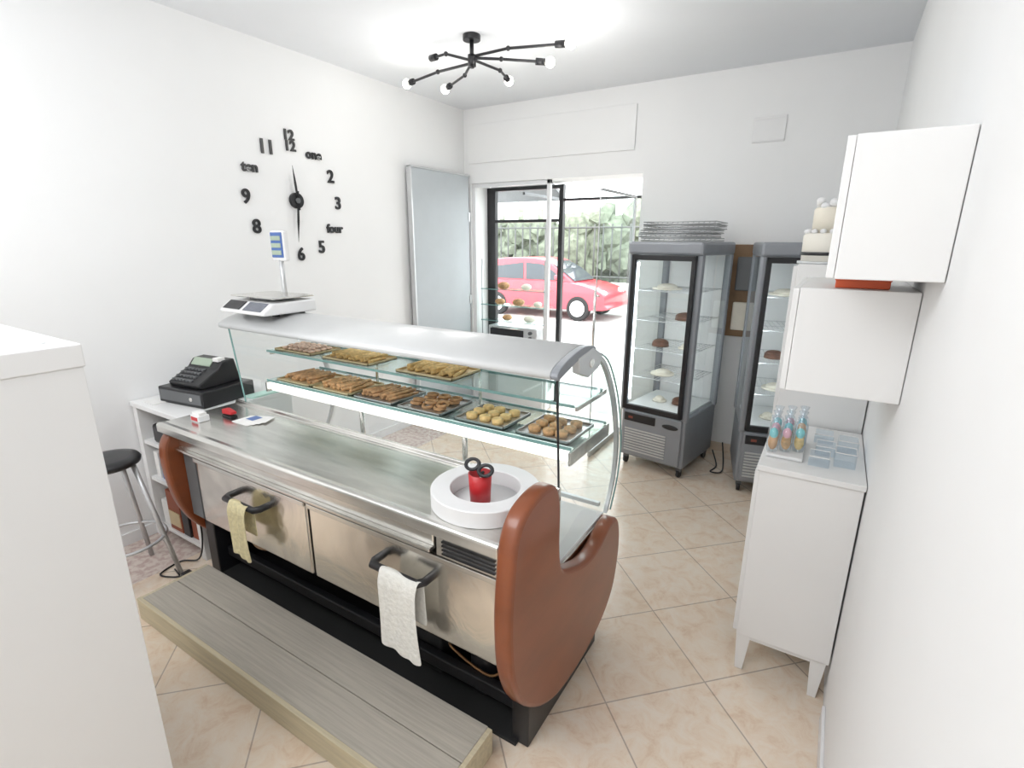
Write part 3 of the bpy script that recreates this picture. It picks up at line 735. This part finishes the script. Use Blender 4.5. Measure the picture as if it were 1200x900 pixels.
# ---------------------------------------------------------------- chandelier
g = E('branch_ceiling_lamp')
hx, hy = -2.335, 3.25
cyl(g, 'canopy', (hx, hy, H-.035), (hx, hy, H), .06, BLACK, bev=.004)
cyl(g, 'stem', (hx, hy, 3.04), (hx, hy, H-.03), .014, BLACK)
cyl(g, 'hub', (hx, hy, 3.05), (hx, hy, 3.12), .028, BLACK)
arms = [((-.30, .00, 3.06), (-.66, .12, 3.07), 1), ((-.18, .16, 3.06), (-.44, .30, 3.05), 1), ((-.16, -.08, 3.13), (-.30, -.04, 3.14), 0),
        ((.10, .20, 3.06), (.02, .42, 3.07), 1), ((.20, .06, 3.08), (.40, .24, 3.08), 1), ((.28, .02, 3.12), (.62, .10, 3.11), 1)]
for i, (kk, ee, hb) in enumerate(arms):
    e = Vector((hx+ee[0], hy+ee[1], ee[2])); c = Vector((hx, hy, 3.07+.008*i)); kx = Vector((hx+kk[0], hy+kk[1], kk[2]))
    dirn = (e-kx).normalized()
    tube(g, 'arm_%d' % i, [c, kx, e], .009, BLACK, sm=False)
    sph(g, 'joint_%d' % i, kx, .016, BLACK, 10)
    cyl(g, 'socket_%d' % i, e-dirn*.03, e+dirn*.035, .022, BLACK, seg=16)
    if hb: sph(g, 'bulb_%d' % i, e+dirn*.07, .034, BULB, 14)

# ---------------------------------------------------------------- re-centre group empties
bpy.context.view_layer.update()
for e in GROUPS:
    mn = Vector((1e9,)*3); mx = Vector((-1e9,)*3); ch = [c for c in e.children]
    if e.location.length > 1e-6: continue
    for c in ch:
        if c.type == 'MESH':
            for v in c.data.vertices:
                p = c.matrix_basis @ v.co
                for k_ in range(3): mn[k_] = min(mn[k_], p[k_]); mx[k_] = max(mx[k_], p[k_])
    if mn.x > 1e8: continue
    o = Vector(((mn.x+mx.x)/2, (mn.y+mx.y)/2, mn.z)); e.location = o
    for c in ch: c.location = c.location-o

# ---------------------------------------------------------------- lights
def area(name, loc, rot, sx_, sy_, pw, col=(1, 1, 1)):
    l = bpy.data.lights.new(name, 'AREA'); l.shape = 'RECTANGLE'; l.size = sx_; l.size_y = sy_; l.energy = pw; l.color = col
    o = bpy.data.objects.new(name, l); COL.objects.link(o); o.location = loc; o.rotation_euler = rot; return o
def point(name, loc, pw, r=.12, col=(1, .98, .95)):
    l = bpy.data.lights.new(name, 'POINT'); l.energy = pw; l.shadow_soft_size = r; l.color = col
    o = bpy.data.objects.new(name, l); COL.objects.link(o); o.location = loc; return o
area('rear_fill_light', (-2.0, -.7, H-.02), (0, 0, 0), 2.4, 1.6, 54, (.98, .99, 1))  # unseen fill lamp added behind the camera to brighten the room
area('bounce_light', (-1.7, -.8, 2.2), (math.radians(152), 0, 0), 1.6, 1.0, 45, (.97, .985, 1))  # added upward fill, brightens the ceiling from behind the camera
point('lamp_glow_a', (hx-.35, hy-.1, 2.80), 7, .25); point('lamp_glow_b', (hx+.55, hy+.0, 2.80), 13, .25)
s = bpy.data.lights.new('sun', 'SUN'); s.energy = 2.0; s.angle = .02; s.color = (1, .97, .92)
so = bpy.data.objects.new('sun', s); COL.objects.link(so); so.rotation_euler = (math.radians(40), math.radians(15), math.radians(0))

w = bpy.data.worlds.new('World'); sc.world = w; w.use_nodes = True
bg = w.node_tree.nodes['Background']; bg.inputs[0].default_value = (.95, .98, 1, 1); bg.inputs[1].default_value = 6.3

# ---------------------------------------------------------------- camera
cam = bpy.data.cameras.new('camera'); cam.sensor_width = 36; cam.lens = 605/1200*36; cam.clip_start = .02
co = bpy.data.objects.new('camera', cam); COL.objects.link(co)
R3 = Matrix.Rotation(math.radians(31.6), 4, 'Z') @ Matrix.Rotation(math.radians(90-15.5), 4, 'X') @ Matrix.Rotation(math.radians(.3), 4, 'Z')
co.matrix_world = Matrix.Translation((0, 0, 1.9)) @ R3
sc.camera = co
